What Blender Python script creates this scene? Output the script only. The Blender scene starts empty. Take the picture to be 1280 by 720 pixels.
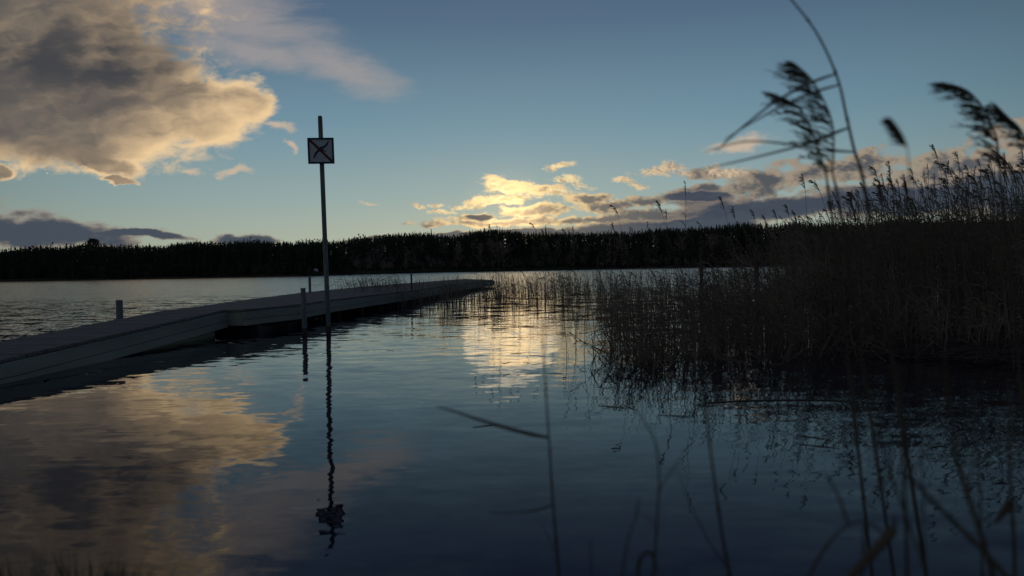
import bpy, bmesh, math, random
from mathutils import Vector, Matrix, noise
R = math.radians
scene = bpy.context.scene
col = scene.collection

# ---------------------------------------------------------------- camera
CAM_H = 1.1
FPX = 1280 * 24.0 / 36.0            # focal length in photograph pixels
PITCH = math.atan((360 - 336.5) / FPX)
ROLL = R(1.0)
cam_d = bpy.data.cameras.new('camera')
cam = bpy.data.objects.new('camera', cam_d)
col.objects.link(cam)
cam_d.lens = 24.0
cam_d.sensor_width = 36.0
cam_d.clip_start = 0.05
cam_d.clip_end = 20000
fwd = Vector((0, math.cos(PITCH), -math.sin(PITCH)))
right = Vector((math.cos(ROLL), 0, -math.sin(ROLL)))
right = (right - fwd * right.dot(fwd)).normalized()
up = right.cross(fwd).normalized()
cam.matrix_world = Matrix((
    (right.x, up.x, -fwd.x, 0),
    (right.y, up.y, -fwd.y, 0),
    (right.z, up.z, -fwd.z, CAM_H),
    (0, 0, 0, 1)))
cam_d.dof.use_dof = True
cam_d.dof.focus_distance = 13.0
cam_d.dof.aperture_fstop = 2.1
scene.camera = cam


def ray(px, py):
    return (fwd * FPX + right * (px - 640) + up * (360 - py)).normalized()


def at(px, py, Y):
    """point at distance Y in front of the camera seen at photo position px, py"""
    d = ray(px, py)
    return Vector((0, 0, CAM_H)) + d * (Y / d.y)


def on_plane(px, py, z=0.0):
    d = ray(px, py)
    return Vector((0, 0, CAM_H)) + d * ((z - CAM_H) / d.z)


# ---------------------------------------------------------------- sky, sun, exposure
scene.view_settings.view_transform = 'Standard'
scene.view_settings.look = 'None'
scene.view_settings.gamma = 1
scene.view_settings.use_curve_mapping = False
scene.view_settings.exposure = -0.35
SKY_STRENGTH = 0.05
SUN_EL = R(5.2)
SUN_AZ = math.atan((638 - 640) / FPX)       # to the left of +Y when negative

SUNV = Vector((math.sin(SUN_AZ) * math.cos(SUN_EL), math.cos(SUN_AZ) * math.cos(SUN_EL), math.sin(SUN_EL)))
world = bpy.data.worlds.new('World')
scene.world = world
world.use_nodes = True
wt = world.node_tree
wt.nodes.clear()
W = wt.nodes.new
L = wt.links.new


def nmath(op, a, b=None, c=None, clamp=False):
    n = W('ShaderNodeMath'); n.operation = op; n.use_clamp = clamp
    for i, v in enumerate((a, b, c)):
        if v is None:
            continue
        if isinstance(v, (int, float)):
            n.inputs[i].default_value = v
        else:
            L(v, n.inputs[i])
    return n.outputs[0]


def vmath(op, a, b=None, scale=None):
    n = W('ShaderNodeVectorMath'); n.operation = op
    for i, v in enumerate((a, b)):
        if v is None:
            continue
        if isinstance(v, tuple):
            n.inputs[i].default_value = v
        else:
            L(v, n.inputs[i])
    if scale is not None:
        if isinstance(scale, (int, float)):
            n.inputs['Scale'].default_value = scale
        else:
            L(scale, n.inputs['Scale'])
    return n.outputs['Value'] if op in ('LENGTH', 'DOT_PRODUCT') else n.outputs[0]


def mixc(f, a, b, mode='MIX'):
    n = W('ShaderNodeMix'); n.data_type = 'RGBA'; n.blend_type = mode
    n.clamp_factor = True
    for s, v in ((0, f), (6, a), (7, b)):
        if isinstance(v, (int, float)):
            n.inputs[s].default_value = v
        elif isinstance(v, tuple):
            n.inputs[s].default_value = (*v, 1)
        else:
            L(v, n.inputs[s])
    return n.outputs[2]


def smooth(v, lo, hi, a=0.0, b=1.0):
    n = W('ShaderNodeMapRange'); n.interpolation_type = 'SMOOTHSTEP'
    L(v, n.inputs[0])
    for i, x in enumerate((lo, hi, a, b)):
        n.inputs[1 + i].default_value = x
    return n.outputs[0]


tc = W('ShaderNodeTexCoord')
direction = tc.outputs['Generated']
sky = W('ShaderNodeTexSky')
sky.sky_type = 'NISHITA'
sky.sun_disc = False
sky.sun_elevation = SUN_EL
sky.sun_rotation = SUN_AZ
sky.altitude = 0
sky.air_density = 1.0
sky.dust_density = 0.5
sky.ozone_density = 1.6
sep = W('ShaderNodeSeparateXYZ'); L(direction, sep.inputs[0])
ysafe = nmath('MAXIMUM', sep.outputs[1], 0.06)
U = nmath('MULTIPLY', nmath('DIVIDE', sep.outputs[0], ysafe), FPX)
V = nmath('MULTIPLY', nmath('DIVIDE', sep.outputs[2], ysafe), FPX)
# unit of P: 1/853 of the tangent of the angle from due north; x east, y up
cmb = W('ShaderNodeCombineXYZ'); L(U, cmb.inputs[0]); L(V, cmb.inputs[1])
P = cmb.outputs[0]
front = smooth(sep.outputs[1], 0.1, 0.3)


def uv(px, py):
    d = ray(px, py)
    return (d.x / d.y * FPX, d.z / d.y * FPX)


def fbm(vec, scale, detail=6, rough=0.55, stretch=(1, 1), off=(0, 0, 0), dist=0.0, rot=0.0):
    m = W('ShaderNodeMapping')
    m.inputs['Location'].default_value = off
    m.inputs['Rotation'].default_value = (0, 0, R(rot))
    m.inputs['Scale'].default_value = (stretch[0] / scale, stretch[1] / scale, 1)
    L(vec, m.inputs[0])
    n = W('ShaderNodeTexNoise')
    n.inputs['Scale'].default_value = 1.0
    n.inputs['Detail'].default_value = detail
    n.inputs['Roughness'].default_value = rough
    n.inputs['Distortion'].default_value = dist
    L(m.outputs[0], n.inputs[0])
    return n


# domain warp shared by all clouds
w1 = fbm(P, 60, 4, 0.55, (1, 1.5), (3, 7, 1))
warp = vmath('MULTIPLY', vmath('SUBTRACT', w1.outputs['Color'], (.5, .5, .5)), (46.0, 40.0, 0.0))
Pw = vmath('ADD', P, warp)


def field(vec, ells, k=0.25):
    """0 far away, grows into the ellipses; ells: (px, py, rx, ry, rot deg)"""
    acc = None
    for e in ells:
        px, py, rx, ry = e[:4]
        rot = e[4] if len(e) > 4 else 0
        c = uv(px, py)
        m = W('ShaderNodeMapping'); m.vector_type = 'TEXTURE'
        m.inputs['Location'].default_value = (c[0], c[1], 0)
        m.inputs['Rotation'].default_value = (0, 0, R(-rot))
        m.inputs['Scale'].default_value = (rx, ry, 1)
        L(vec, m.inputs[0])
        ln = vmath('LENGTH', m.outputs[0])
        if acc is None:
            acc = ln
        else:
            acc = nmath('SMOOTH_MIN', acc, ln, k)
    return nmath('SUBTRACT', 1.0, acc)


sun_uv = (math.tan(SUN_AZ) * FPX, math.tan(SUN_EL) * FPX)
# distance from the sun's place, in the units of P
dsun = vmath('LENGTH', vmath('SUBTRACT', P, (sun_uv[0], sun_uv[1], 0)))
todir = vmath('NORMALIZE', vmath('SUBTRACT', (sun_uv[0], sun_uv[1], 0), P))


def relief(vec, scale, step, detail, rough, stretch, off):
    """difference of the same noise here and a step nearer the sun"""
    a = fbm(vec, scale, detail, rough, stretch, off).outputs['Fac']
    v2 = vmath('ADD', vec, vmath('SCALE', todir, None, step))
    b = fbm(v2, scale, detail, rough, stretch, off).outputs['Fac']
    return a, nmath('SUBTRACT', a, b)


G = 1.0 / SKY_STRENGTH        # cloud colours below are radiances at exposure 0


def rgb(r, g, b, s=1.0):
    f = lambda c: ((c / 255) / 12.92 if c / 255 < .04045 else (((c / 255) + .055) / 1.055) ** 2.4)
    e = 2 ** (-scene.view_settings.exposure)
    return (f(r) * G * e * s, f(g) * G * e * s, f(b) * G * e * s)


# the clear sky: the model's light blended with the paler, greener air seen that evening
nish = mixc(1.0, sky.outputs[0], (0.80, 0.97, 1.12), 'MULTIPLY')
el = nmath('MULTIPLY', nmath('ARCSINE', sep.outputs[2]), 57.2958)
g1 = mixc(smooth(el, -1, 7), rgb(172, 176, 154), rgb(146, 166, 164))
g1 = mixc(smooth(el, 4, 13), g1, rgb(110, 143, 160))
g1 = mixc(smooth(el, 10, 21), g1, rgb(82, 107, 130))
g1 = mixc(smooth(el, 17, 34), g1, rgb(54, 62, 116))
dot = vmath('DOT_PRODUCT', direction, tuple(SUNV))
sided = smooth(dot, .55, .99, .44, 1.10)
g1 = vmath('SCALE', g1, None, sided)
base = mixc(.88, nish, g1)
skyc = base

# high thin streak of cirrus -------------------------------------------------
cf = field(Pw, [(300, 22, 190, 52, 22), (420, 80, 120, 30, 20), (330, 70, 120, 28, 12),
                (180, -40, 260, 60, 25)])
cn = fbm(P, 120, 8, .62, (0.75, 3.2), (1, 5, 2), .4, 18).outputs['Fac']
cd = smooth(nmath('ADD', cf, nmath('MULTIPLY', nmath('SUBTRACT', cn, .5), 1.6)), -.05, .9)
skyc = mixc(nmath('MULTIPLY', cd, .62), skyc, rgb(172, 160, 154))

# soft far wisps -------------------------------------------------------------
wf = field(Pw, [(362, 184, 10, 6, 40), (290, 213, 26, 5, 6), (698, 209, 24, 4, 0),
                (925, 181, 46, 10, -8), (345, 160, 25, 7, 10), (60, 216, 1, 1), (462, 258, 14, 3, 0),
                (240, 215, 20, 4)])
wn = fbm(P, 22, 6, .6, (1, 2), (11, 2, 0)).outputs['Fac']
wd = smooth(nmath('ADD', wf, nmath('MULTIPLY', nmath('SUBTRACT', wn, .5), 1.4)), -.15, .75)
skyc = mixc(nmath('MULTIPLY', wd, .7), skyc, rgb(214, 186, 156))

# big cumulus sheet on the left ---------------------------------------------
bf = field(Pw, [(40, 60, 200, 120, 8), (150, 110, 150, 82, 22), (240, 135, 90, 46, 20),
                (305, 130, 42, 32, -12), (60, 160, 170, 50, 8), (130, 205, 55, 17, 20),
                (-150, 60, 260, 170, 0), (0, 213, 22, 10, 0), (-60, -60, 330, 120, 10),
                (150, 228, 24, 5)], .22)
bn, br = relief(Pw, 210, 34, 5, .45, (.8, 1.9), (2, 3, 4))
bnf, brf = relief(Pw, 70, 12, 5, .5, (.7, 1.7), (6, 3, 4))
bn2 = fbm(P, 26, 8, .6, (.8, 1.5), (8, 3, 4), 0.5).outputs['Fac']
bs = nmath('ADD', bf, nmath('ADD', nmath('MULTIPLY', nmath('SUBTRACT', bnf, .5), .5),
                             nmath('MULTIPLY', nmath('SUBTRACT', bn2, .5), .82)))
bd = smooth(bs, -0.10, .30)
# light comes through the thin lower and eastern margins
bfe = nmath('ADD', bf, nmath('MULTIPLY', nmath('SUBTRACT', bnf, .5), .45))
margin = nmath('MULTIPLY', smooth(bfe, -.02, .50, 1.0, 0.0), smooth(V, 110, 340, 1.0, .35))
lit = nmath('ADD', nmath('MULTIPLY', margin, .70), nmath('MULTIPLY', br, 2.2))
lit = nmath('ADD', lit, nmath('MULTIPLY', brf, 1.25))
lit = nmath('ADD', lit, smooth(V, 110, 300, .16, -.12))
lit = nmath('ADD', lit, smooth(U, -580, -290, .0, .66))
lit = nmath('ADD', lit, .17)
bdark = mixc(smooth(bn, .3, .7), rgb(68, 69, 73), rgb(104, 98, 93))
bc = mixc(smooth(lit, 0, .75), bdark, rgb(158, 139, 116))
bc = mixc(smooth(lit, .45, 1.2), bc, rgb(236, 203, 156))
skyc = mixc(bd, skyc, bc)

# cream and brown cumulus round and right of the sun ----------------------------
glow = smooth(dsun, 0, 250, 1, 0)
Pe = vmath('ADD', P, vmath('SCALE', warp, None, .8))
ef = field(Pe, [(636, 229, 37, 12, 6), (684, 237, 30, 8, 4), (631, 249, 46, 6, 0), (592, 272, 38, 9, 0), (672, 263, 56, 9, 0), (736, 250, 30, 11, 0), (765, 258, 42, 9, 0), (802, 252, 30, 8, 0), (893, 218, 32, 8, -6), (876, 241, 46, 8, 0), (893, 254, 62, 10, 0),
                (960, 224, 64, 20, -8), (1060, 212, 84, 18, -6), (1200, 208, 130, 24, -8), (1100, 246, 200, 18, -4),
                (1350, 180, 140, 50, -10), (840, 268, 90, 8, 0), (630, 279, 120, 6, 0), (760, 275, 140, 7, 0)], .10)
en, er = relief(P, 27, 5, 8, .56, (1, 1.75), (1, 9, 4))
es = nmath('ADD', ef, nmath('MULTIPLY', nmath('SUBTRACT', en, .5), 2.3))
ed = smooth(es, -.12, .34)
ethin = smooth(es, .2, .95, 1.0, 0.0)
elit = nmath('ADD', nmath('MULTIPLY', ethin, .72), nmath('MULTIPLY', er, 3.6))
elit = nmath('ADD', elit, nmath('MULTIPLY', glow, .55))
elit = nmath('ADD', elit, smooth(V, 62, 118, -.46, .12), clamp=True)
ec_dark = mixc(glow, rgb(84, 87, 92), rgb(138, 128, 116))
ec_lit = mixc(glow, rgb(156, 142, 124), rgb(252, 218, 158))
ec = mixc(smooth(elit, 0.05, .95), ec_dark, ec_lit)
skyc = mixc(ed, skyc, ec)

# glare of the hidden sun through the thin cloud round it ------------------------
# small bright puffs, thin enough to be lit right through
Pf = vmath('ADD', P, vmath('SCALE', warp, None, .75))
pf = field(Pf, [(524, 257, 14, 4), (546, 254, 12, 4), (556, 263, 24, 4.5), (584, 255, 24, 5.5), (640, 246, 50, 7, 0),
                (622, 232, 24, 10, 10), (697, 209, 24, 4.5, 0), (714, 226, 26, 6.5, 12), (824, 213, 38, 9, 3),
                (778, 225, 24, 6, 10), (797, 233, 16, 5, 0), (905, 214, 36, 9, -6), (700, 240, 30, 6, 0), (856, 219, 20, 4)], .08)
pn, pr = relief(P, 15, 3, 7, .6, (.8, 1.5), (7, 5, 4))
ps = nmath('ADD', pf, nmath('MULTIPLY', nmath('SUBTRACT', pn, .5), 2.1))
pc_ = mixc(smooth(nmath('ADD', nmath('MULTIPLY', pr, 4.5), .62), 0, 1), mixc(glow, rgb(140, 130, 122), rgb(206, 176, 132)),
           mixc(glow, rgb(206, 182, 152), rgb(255, 232, 176)))
skyc = mixc(smooth(ps, -.1, .7), skyc, pc_)
gl = nmath('MULTIPLY', smooth(dsun, 0, 70, 1, 0), nmath('ADD', .12, ed))
skyc = mixc(1.0, skyc, mixc(gl, (0, 0, 0), rgb(255, 208, 140, .6)), 'ADD')

# grey low banks along the horizon, lit along their upper edges ---------------------
lf = field(vmath('ADD', P, vmath('SCALE', warp, None, .6)),
           [(20, 290, 190, 24, 4), (-200, 290, 300, 48, 0), (170, 293, 90, 6, 4), (310, 299, 60, 8, 0),
            (620, 294, 200, 7, -2), (598, 271, 22, 5.5, 0),
            (820, 285, 190, 14, -3), (970, 262, 150, 20, -3), (1130, 250, 170, 24, -3), (1350, 235, 200, 50, -3),
            (870, 246, 60, 7, 0)], .1)
ln = fbm(P, 30, 7, .55, (.6, 1.7), (4, 4, 8)).outputs['Fac']
ls = nmath('ADD', lf, nmath('MULTIPLY', nmath('SUBTRACT', ln, .5), .95))
ld = smooth(ls, .0, .3)
lthin = smooth(ls, .0, .42, 1, 0)
lc = mixc(nmath('MULTIPLY', lthin, .8), mixc(glow, rgb(64, 73, 86), rgb(104, 100, 98)),
          mixc(glow, rgb(172, 152, 132), rgb(255, 222, 160)))
skyc = mixc(nmath('MULTIPLY', ld, .96), skyc, lc)

# scattered cloud over the rest of the sky, behind the camera ----------------------
gn = fbm(direction, 0.45, 6, .55, (1, 1), (0, 0, 3)).outputs['Fac']
gm = nmath('MULTIPLY', smooth(gn, .5, .64), nmath('SUBTRACT', 1.0, front))
back = mixc(gm, base, rgb(150, 140, 132))
skyc = mixc(front, back, skyc)

bg = W('ShaderNodeBackground'); L(skyc, bg.inputs[0]); bg.inputs[1].default_value = SKY_STRENGTH
wo = W('ShaderNodeOutputWorld'); L(bg.outputs[0], wo.inputs[0])
world.cycles.sampling_method = 'MANUAL'
world.cycles.sample_map_resolution = 512

sun_d = bpy.data.lights.new('sun', 'SUN')
sun_d.energy = 0.012
sun_d.angle = R(8)
sun_d.color = (1.0, .74, .45)
sun = bpy.data.objects.new('sun', sun_d)
col.objects.link(sun)
sun.rotation_euler = SUNV.to_track_quat('Z', 'Y').to_euler()
sun.location = (0, 0, 30)

# ---------------------------------------------------------------- helpers


def mat(name, colr, rough=.8, var=.35, scale=8.0, spec=.3, metallic=0.0, stretch=(1, 1, 1), bump=0.0, col2=None):
    m = bpy.data.materials.new(name); m.use_nodes = True
    nt = m.node_tree; b = nt.nodes['Principled BSDF']
    t = nt.nodes.new('ShaderNodeTexCoord'); mp = nt.nodes.new('ShaderNodeMapping')
    mp.inputs['Scale'].default_value = stretch
    nt.links.new(t.outputs['Object'], mp.inputs[0])
    n = nt.nodes.new('ShaderNodeTexNoise'); n.inputs['Scale'].default_value = scale
    n.inputs['Detail'].default_value = 6
    nt.links.new(mp.outputs[0], n.inputs[0])
    r = nt.nodes.new('ShaderNodeValToRGB')
    c2 = col2 or tuple(c * (1 + var) for c in colr)
    r.color_ramp.elements[0].position = .32; r.color_ramp.elements[1].position = .68
    r.color_ramp.elements[0].color = (*[c * (1 - var) for c in colr], 1)
    r.color_ramp.elements[1].color = (*c2, 1)
    nt.links.new(n.outputs['Fac'], r.inputs[0]); nt.links.new(r.outputs[0], b.inputs['Base Color'])
    b.inputs['Roughness'].default_value = rough
    b.inputs['Specular IOR Level'].default_value = spec
    b.inputs['Metallic'].default_value = metallic
    if bump:
        bn = nt.nodes.new('ShaderNodeBump'); bn.inputs['Strength'].default_value = bump
        bn.inputs['Distance'].default_value = .02
        nt.links.new(n.outputs['Fac'], bn.inputs['Height']); nt.links.new(bn.outputs[0], b.inputs['Normal'])
    return m


def tag(o, label=None, cat=None, group=None, kind=None):
    if label: o['label'] = label
    if cat: o['category'] = cat
    if group: o['group'] = group
    if kind: o['kind'] = kind
    return o


def empty(name, loc=(0, 0, 0), rz=0.0):
    o = bpy.data.objects.new(name, None); col.objects.link(o)
    o.empty_display_size = .1
    o.location = loc; o.rotation_euler = (0, 0, rz)
    return o


class MB:
    """collects faces, then links them as one mesh object"""
    def __init__(s): s.v = []; s.f = []

    def box(s, c, size, M=None):
        i = len(s.v); x, y, z = (q / 2 for q in size); c = Vector(c)
        for a in (-x, x):
            for b in (-y, y):
                for d in (-z, z):
                    p = Vector((a, b, d)); p = (M @ p) if M else p
                    s.v.append(tuple(p + c))
        for q in ((0, 1, 3, 2), (4, 6, 7, 5), (0, 4, 5, 1), (2, 3, 7, 6), (0, 2, 6, 4), (1, 5, 7, 3)):
            s.f.append(tuple(i + k for k in q))

    def hexa(s, pts):
        """pts: 4 bottom, 4 top, same winding"""
        i = len(s.v); s.v += [tuple(p) for p in pts]
        for q in ((3, 2, 1, 0), (4, 5, 6, 7), (0, 1, 5, 4), (1, 2, 6, 5), (2, 3, 7, 6), (3, 0, 4, 7)):
            s.f.append(tuple(i + k for k in q))

    def tube(s, pts, radii, n=6, cap=True):
        pts = [Vector(p) for p in pts]; i0 = len(s.v)
        if isinstance(radii, (int, float)): radii = [radii] * len(pts)
        ref = None
        for k, p in enumerate(pts):
            t = (pts[min(k + 1, len(pts) - 1)] - pts[max(k - 1, 0)])
            t = t.normalized() if t.length > 1e-9 else Vector((0, 0, 1))
            if ref is None:
                ref = t.orthogonal().normalized()
            a = (ref - t * ref.dot(t))
            a = a.normalized() if a.length > 1e-6 else t.orthogonal().normalized()
            ref = a; b = t.cross(a)
            for j in range(n):
                th = 2 * math.pi * j / n
                s.v.append(tuple(p + (a * math.cos(th) + b * math.sin(th)) * radii[k]))
        for k in range(len(pts) - 1):
            for j in range(n):
                q = i0 + k * n; j2 = (j + 1) % n
                s.f.append((q + j, q + j2, q + n + j2, q + n + j))
        if cap and n > 2:
            s.f.append(tuple(i0 + j for j in reversed(range(n))))
            e = i0 + (len(pts) - 1) * n
            s.f.append(tuple(e + j for j in range(n)))

    def blade(s, pts, widths, side=None, fold=.25):
        """a leaf with a shallow V section along pts"""
        pts = [Vector(p) for p in pts]; i0 = len(s.v); m = len(pts)
        for k, p in enumerate(pts):
            t = (pts[min(k + 1, m - 1)] - pts[max(k - 1, 0)]).normalized()
            sd_ = side if side is not None else Vector((t.z, .3, -t.x))
            a = sd_ - t * sd_.dot(t)
            a = a.normalized() if a.length > 1e-6 else t.orthogonal().normalized()
            nrm = t.cross(a)
            w = widths[k] / 2
            s.v += [tuple(p - a * w), tuple(p - nrm * w * fold), tuple(p + a * w)]
        for k in range(m - 1):
            q = i0 + 3 * k
            s.f += [(q, q + 1, q + 4, q + 3), (q + 1, q + 2, q + 5, q + 4)]

    def build(s, name, material, parent=None, smooth_=False, bevel=0.0):
        me = bpy.data.meshes.new(name); me.from_pydata(s.v, [], s.f); me.update()
        me.materials.append(material)
        if smooth_:
            me.polygons.foreach_set('use_smooth', [True] * len(me.polygons))
        o = bpy.data.objects.new(name, me); col.objects.link(o)
        if parent: o.parent = parent
        if bevel:
            md = o.modifiers.new('bevel', 'BEVEL'); md.width = bevel; md.segments = 2; md.limit_method = 'ANGLE'
        return o


def copy_tree(o, parent=None):
    c = o.copy(); col.objects.link(c)
    c.parent = parent
    for ch in o.children:
        copy_tree(ch, c)
    return c


# ---------------------------------------------------------------- water
def water_material():
    m = bpy.data.materials.new('lake_water'); m.use_nodes = True
    nt = m.node_tree; b = nt.nodes['Principled BSDF']
    N = nt.nodes.new; K = nt.links.new

    def mth(op, a, b_=None, c=None):
        n = N('ShaderNodeMath'); n.operation = op
        for i, v in enumerate((a, b_, c)):
            if v is None: continue
            if isinstance(v, (int, float)): n.inputs[i].default_value = v
            else: K(v, n.inputs[i])
        return n.outputs[0]

    def sm(v, lo, hi, a=0., b_=1.):
        n = N('ShaderNodeMapRange'); n.interpolation_type = 'SMOOTHSTEP'; K(v, n.inputs[0])
        for i, x in enumerate((lo, hi, a, b_)): n.inputs[1 + i].default_value = x
        return n.outputs[0]
    g = N('ShaderNodeNewGeometry'); s = N('ShaderNodeSeparateXYZ'); K(g.outputs['Position'], s.inputs[0])

    def nz(scale, sx, sy, detail, rough=.5, rot=0, off=0):
        mp = N('ShaderNodeMapping'); mp.inputs['Scale'].default_value = (sx, sy, 1)
        mp.inputs['Rotation'].default_value = (0, 0, R(rot)); mp.inputs['Location'].default_value = (off, off * .7, off)
        K(g.outputs['Position'], mp.inputs[0])
        n = N('ShaderNodeTexNoise'); n.inputs['Scale'].default_value = scale
        n.inputs['Detail'].default_value = detail; n.inputs['Roughness'].default_value = rough
        K(mp.outputs[0], n.inputs[0])
        sp = N('ShaderNodeSeparateColor'); K(n.outputs['Color'], sp.inputs[0])
        return [mth('SUBTRACT', sp.outputs[i], .5) for i in range(3)]
    # how ruffled the water is: calm in the shelter of reeds and dock, open lake beyond
    # west of the dock the wind reaches the water
    west = sm(s.outputs[0], -7.2, -6.0, 1, 0)
    far = sm(s.outputs[1], 16, 42)
    patch = nz(.10, .5, 1.6, 3, .5, 4, 3)[0]
    mid = sm(mth('ADD', s.outputs[1], mth('MULTIPLY', patch, 9)), 7.0, 12)
    openw = mth('MAXIMUM', west, far)
    a1 = mth('ADD', mth('ADD', .012, mth('MULTIPLY', mid, .03)), mth('MULTIPLY', openw, .14))
    a2 = mth('ADD', mth('ADD', sm(nz(.55, .4, 1.5, 2, .5, 8, 12)[1], -.2, .2, .014, .046), mth('MULTIPLY', mid, .055)), mth('MULTIPLY', openw, .16))
    east = mth('MULTIPLY', sm(s.outputs[0], .9, 2.6), .035)
    a2 = mth('ADD', a2, east); a1 = mth('ADD', a1, mth('MULTIPLY', east, .6))
    n1 = nz(1.5, .45, 1.25, 2, .5, 6)
    n2 = nz(6.0, .42, 1.1, 3, .55, -5, 9)
    n3 = nz(18.0, .5, 1.0, 2, .5, 3, 4)
    a3 = mth('ADD', .011, mth('MULTIPLY', openw, .16))
    def slope(i, k):
        t = mth('MULTIPLY', n1[i], mth('MULTIPLY', a1, k))
        t = mth('ADD', t, mth('MULTIPLY', n2[i], mth('MULTIPLY', a2, k)))
        return mth('ADD', t, mth('MULTIPLY', n3[i], mth('MULTIPLY', a3, k)))
    cx = N('ShaderNodeCombineXYZ')
    K(slope(0, 2.0), cx.inputs[0]); K(slope(1, 1.9), cx.inputs[1]); cx.inputs[2].default_value = 1
    nn = N('ShaderNodeVectorMath'); nn.operation = 'NORMALIZE'; K(cx.outputs[0], nn.inputs[0])
    K(nn.outputs[0], b.inputs['Normal'])
    b.inputs['Base Color'].default_value = (.008, .009, .020, 1)
    K(mth('ADD', .02, mth('MULTIPLY', far, .16)), b.inputs['Roughness'])
    b.inputs['IOR'].default_value = 1.333
    return m


w = MB()
w.v = [(-4000, -40, 0), (4000, -40, 0), (4000, 6000, 0), (-4000, 6000, 0)]; w.f = [(0, 1, 2, 3)]
tag(w.build('water', water_material()), kind='structure')

# ================================================================ materials
rnd = random.Random(7)
M_deck = mat('weathered_deck_wood', (.17, .175, .14), .8, .25, 5, .25, stretch=(.6, 4, 4), bump=.3)
M_side = mat('side_board_wood', (.33, .35, .28), .85, .16, 1.6, .1, stretch=(2, .5, 3), bump=.05)
M_dark = mat('black_float', (.02, .02, .022), .6, .3, 6)
M_pile = mat('wet_pile_wood', (.06, .055, .045), .7, .4, 9, stretch=(3, 3, .5))
M_post = mat('grey_metal_post', (.16, .18, .19), .5, .3, 12, .5, stretch=(1, 1, .3))
M_pole = mat('painted_steel_pole', (.13, .16, .17), .45, .35, 14, .5, stretch=(1, 1, .25))
M_panel = mat('sign_white', (.5, .55, .6), .5, .12, 12)
M_blue = mat('sign_blue', (.012, .03, .09), .45, .2, 20)
M_red = mat('sign_red', (.11, .015, .02), .45, .2, 20)
M_needle = mat('spruce_needles', (.045, .06, .035), .9, .4, .6, .05)
M_bark = mat('bark', (.09, .07, .05), .9, .3, 2, .1)
M_birch = mat('bare_birch_twigs', (.30, .25, .20), .9, .3, .3, .05)
M_birch2 = mat('pale_willow_twigs', (.34, .28, .2), .9, .3, .3, .05)
M_ground = mat('far_shore_ground', (.06, .065, .04), .95, .4, .05, .05, col2=(.10, .085, .05))
M_meadow = mat('mown_grass', (.05, .085, .03), .95, .3, .1, .05)
M_bank = mat('muddy_bank', (.05, .045, .032), .95, .4, 6, .1, bump=.6)
M_straw = mat('dead_reed', (.165, .14, .105), .7, .45, 1.1, .2)
M_leaf = mat('dead_reed_leaf', (.10, .084, .062), .7, .4, 1.3, .2)
M_stalk = mat('dark_grass_stalk', (.085, .072, .055), .7, .35, 3, .2)
M_plume = mat('reed_plume', (.15, .12, .095), .9, .3, 3, .1)
M_rock = mat('mossy_rock', (.07, .07, .055), .9, .5, 9, .2, bump=.8, col2=(.17, .165, .14))
M_grass = mat('green_grass', (.03, .07, .02), .7, .3, 12, .2)

# ================================================================ dock
dock = empty('dock', (-5.6, 12, 0))
tag(dock, 'long grey wooden plank dock running from the left edge out into the lake', 'dock')


def rel(p, o):
    return (p[0] - o[0], p[1] - o[1], p[2] - o[2])


DO = (-5.6, 12, 0)


def deck_section(near, far, plank=.145, gap=.02, th=.04, board_h=.24, boards=(True, True), ends=(True, False)):
    """near / far: the two ends of the right and the left edge, (x, y, z of the top)"""
    n0, n1 = (Vector(p) for p in near); f0, f1 = (Vector(p) for p in far)
    L_ = (n1 - n0).length; n = max(1, int(L_ / (plank + gap)))
    mb = MB()
    for i in range(n):
        a, b = i / n, (i + 1) / n - gap / L_
        j = rnd.uniform(-.003, .003); ov = rnd.uniform(0, .012)
        p = [n0.lerp(n1, a), n0.lerp(n1, b), f0.lerp(f1, b), f0.lerp(f1, a)]
        sdir = (p[0] - p[3]).normalized()
        p[0] = p[0] + sdir * ov; p[1] = p[1] + sdir * ov
        top = [q + Vector((0, 0, j)) - Vector(DO) for q in p]; bot = [q - Vector((0, 0, th)) for q in top]
        mb.hexa(bot + top)
    d = mb.build('deck_section', M_deck, dock)
    for (e0, e1), use, sgn in (((n0, n1), boards[0], -1), ((f0, f1), boards[1], 1)):
        if not use: continue
        t = (e1 - e0).normalized(); s_ = Vector((-t.y, t.x, 0)).normalized() * sgn
        m2 = MB()
        # two boards one over the other, a thin dark joint between them, slightly set back under the planks
        z = [(-.045, -.045 - board_h * .55), (-.045 - board_h * .55 - .008, -.045 - board_h)]
        for k, (zt, zb) in enumerate(z):
            A = e0 + s_ * (.025 + .004 * k) - Vector(DO); B = e1 + s_ * (.025 + .004 * k) - Vector(DO); w_ = s_ * .045
            m2.hexa([A + Vector((0, 0, zb)), B + Vector((0, 0, zb)), B + w_ + Vector((0, 0, zb)), A + w_ + Vector((0, 0, zb)),
                     A + Vector((0, 0, zt)), B + Vector((0, 0, zt)), B + w_ + Vector((0, 0, zt)), A + w_ + Vector((0, 0, zt))])
        m2.build('side_board', M_side, d)
    for e, (a, b) in zip(ends, ((n0, f0), (n1, f1))):
        if not e: continue
        t = (n1 - n0).normalized() * (1 if a is n0 else -1)
        m3 = MB(); A = a + t * .03 - Vector(DO); B = b + t * .03 - Vector(DO); w_ = t * .045
        zb, zt = -.045 - board_h, -.045
        m3.hexa([A + Vector((0, 0, zb)), B + Vector((0, 0, zb)), B + w_ + Vector((0, 0, zb)), A + w_ + Vector((0, 0, zb)),
                 A + Vector((0, 0, zt)), B + Vector((0, 0, zt)), B + w_ + Vector((0, 0, zt)), A + w_ + Vector((0, 0, zt))])
        m3.build('end_board', M_side, d)


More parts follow.
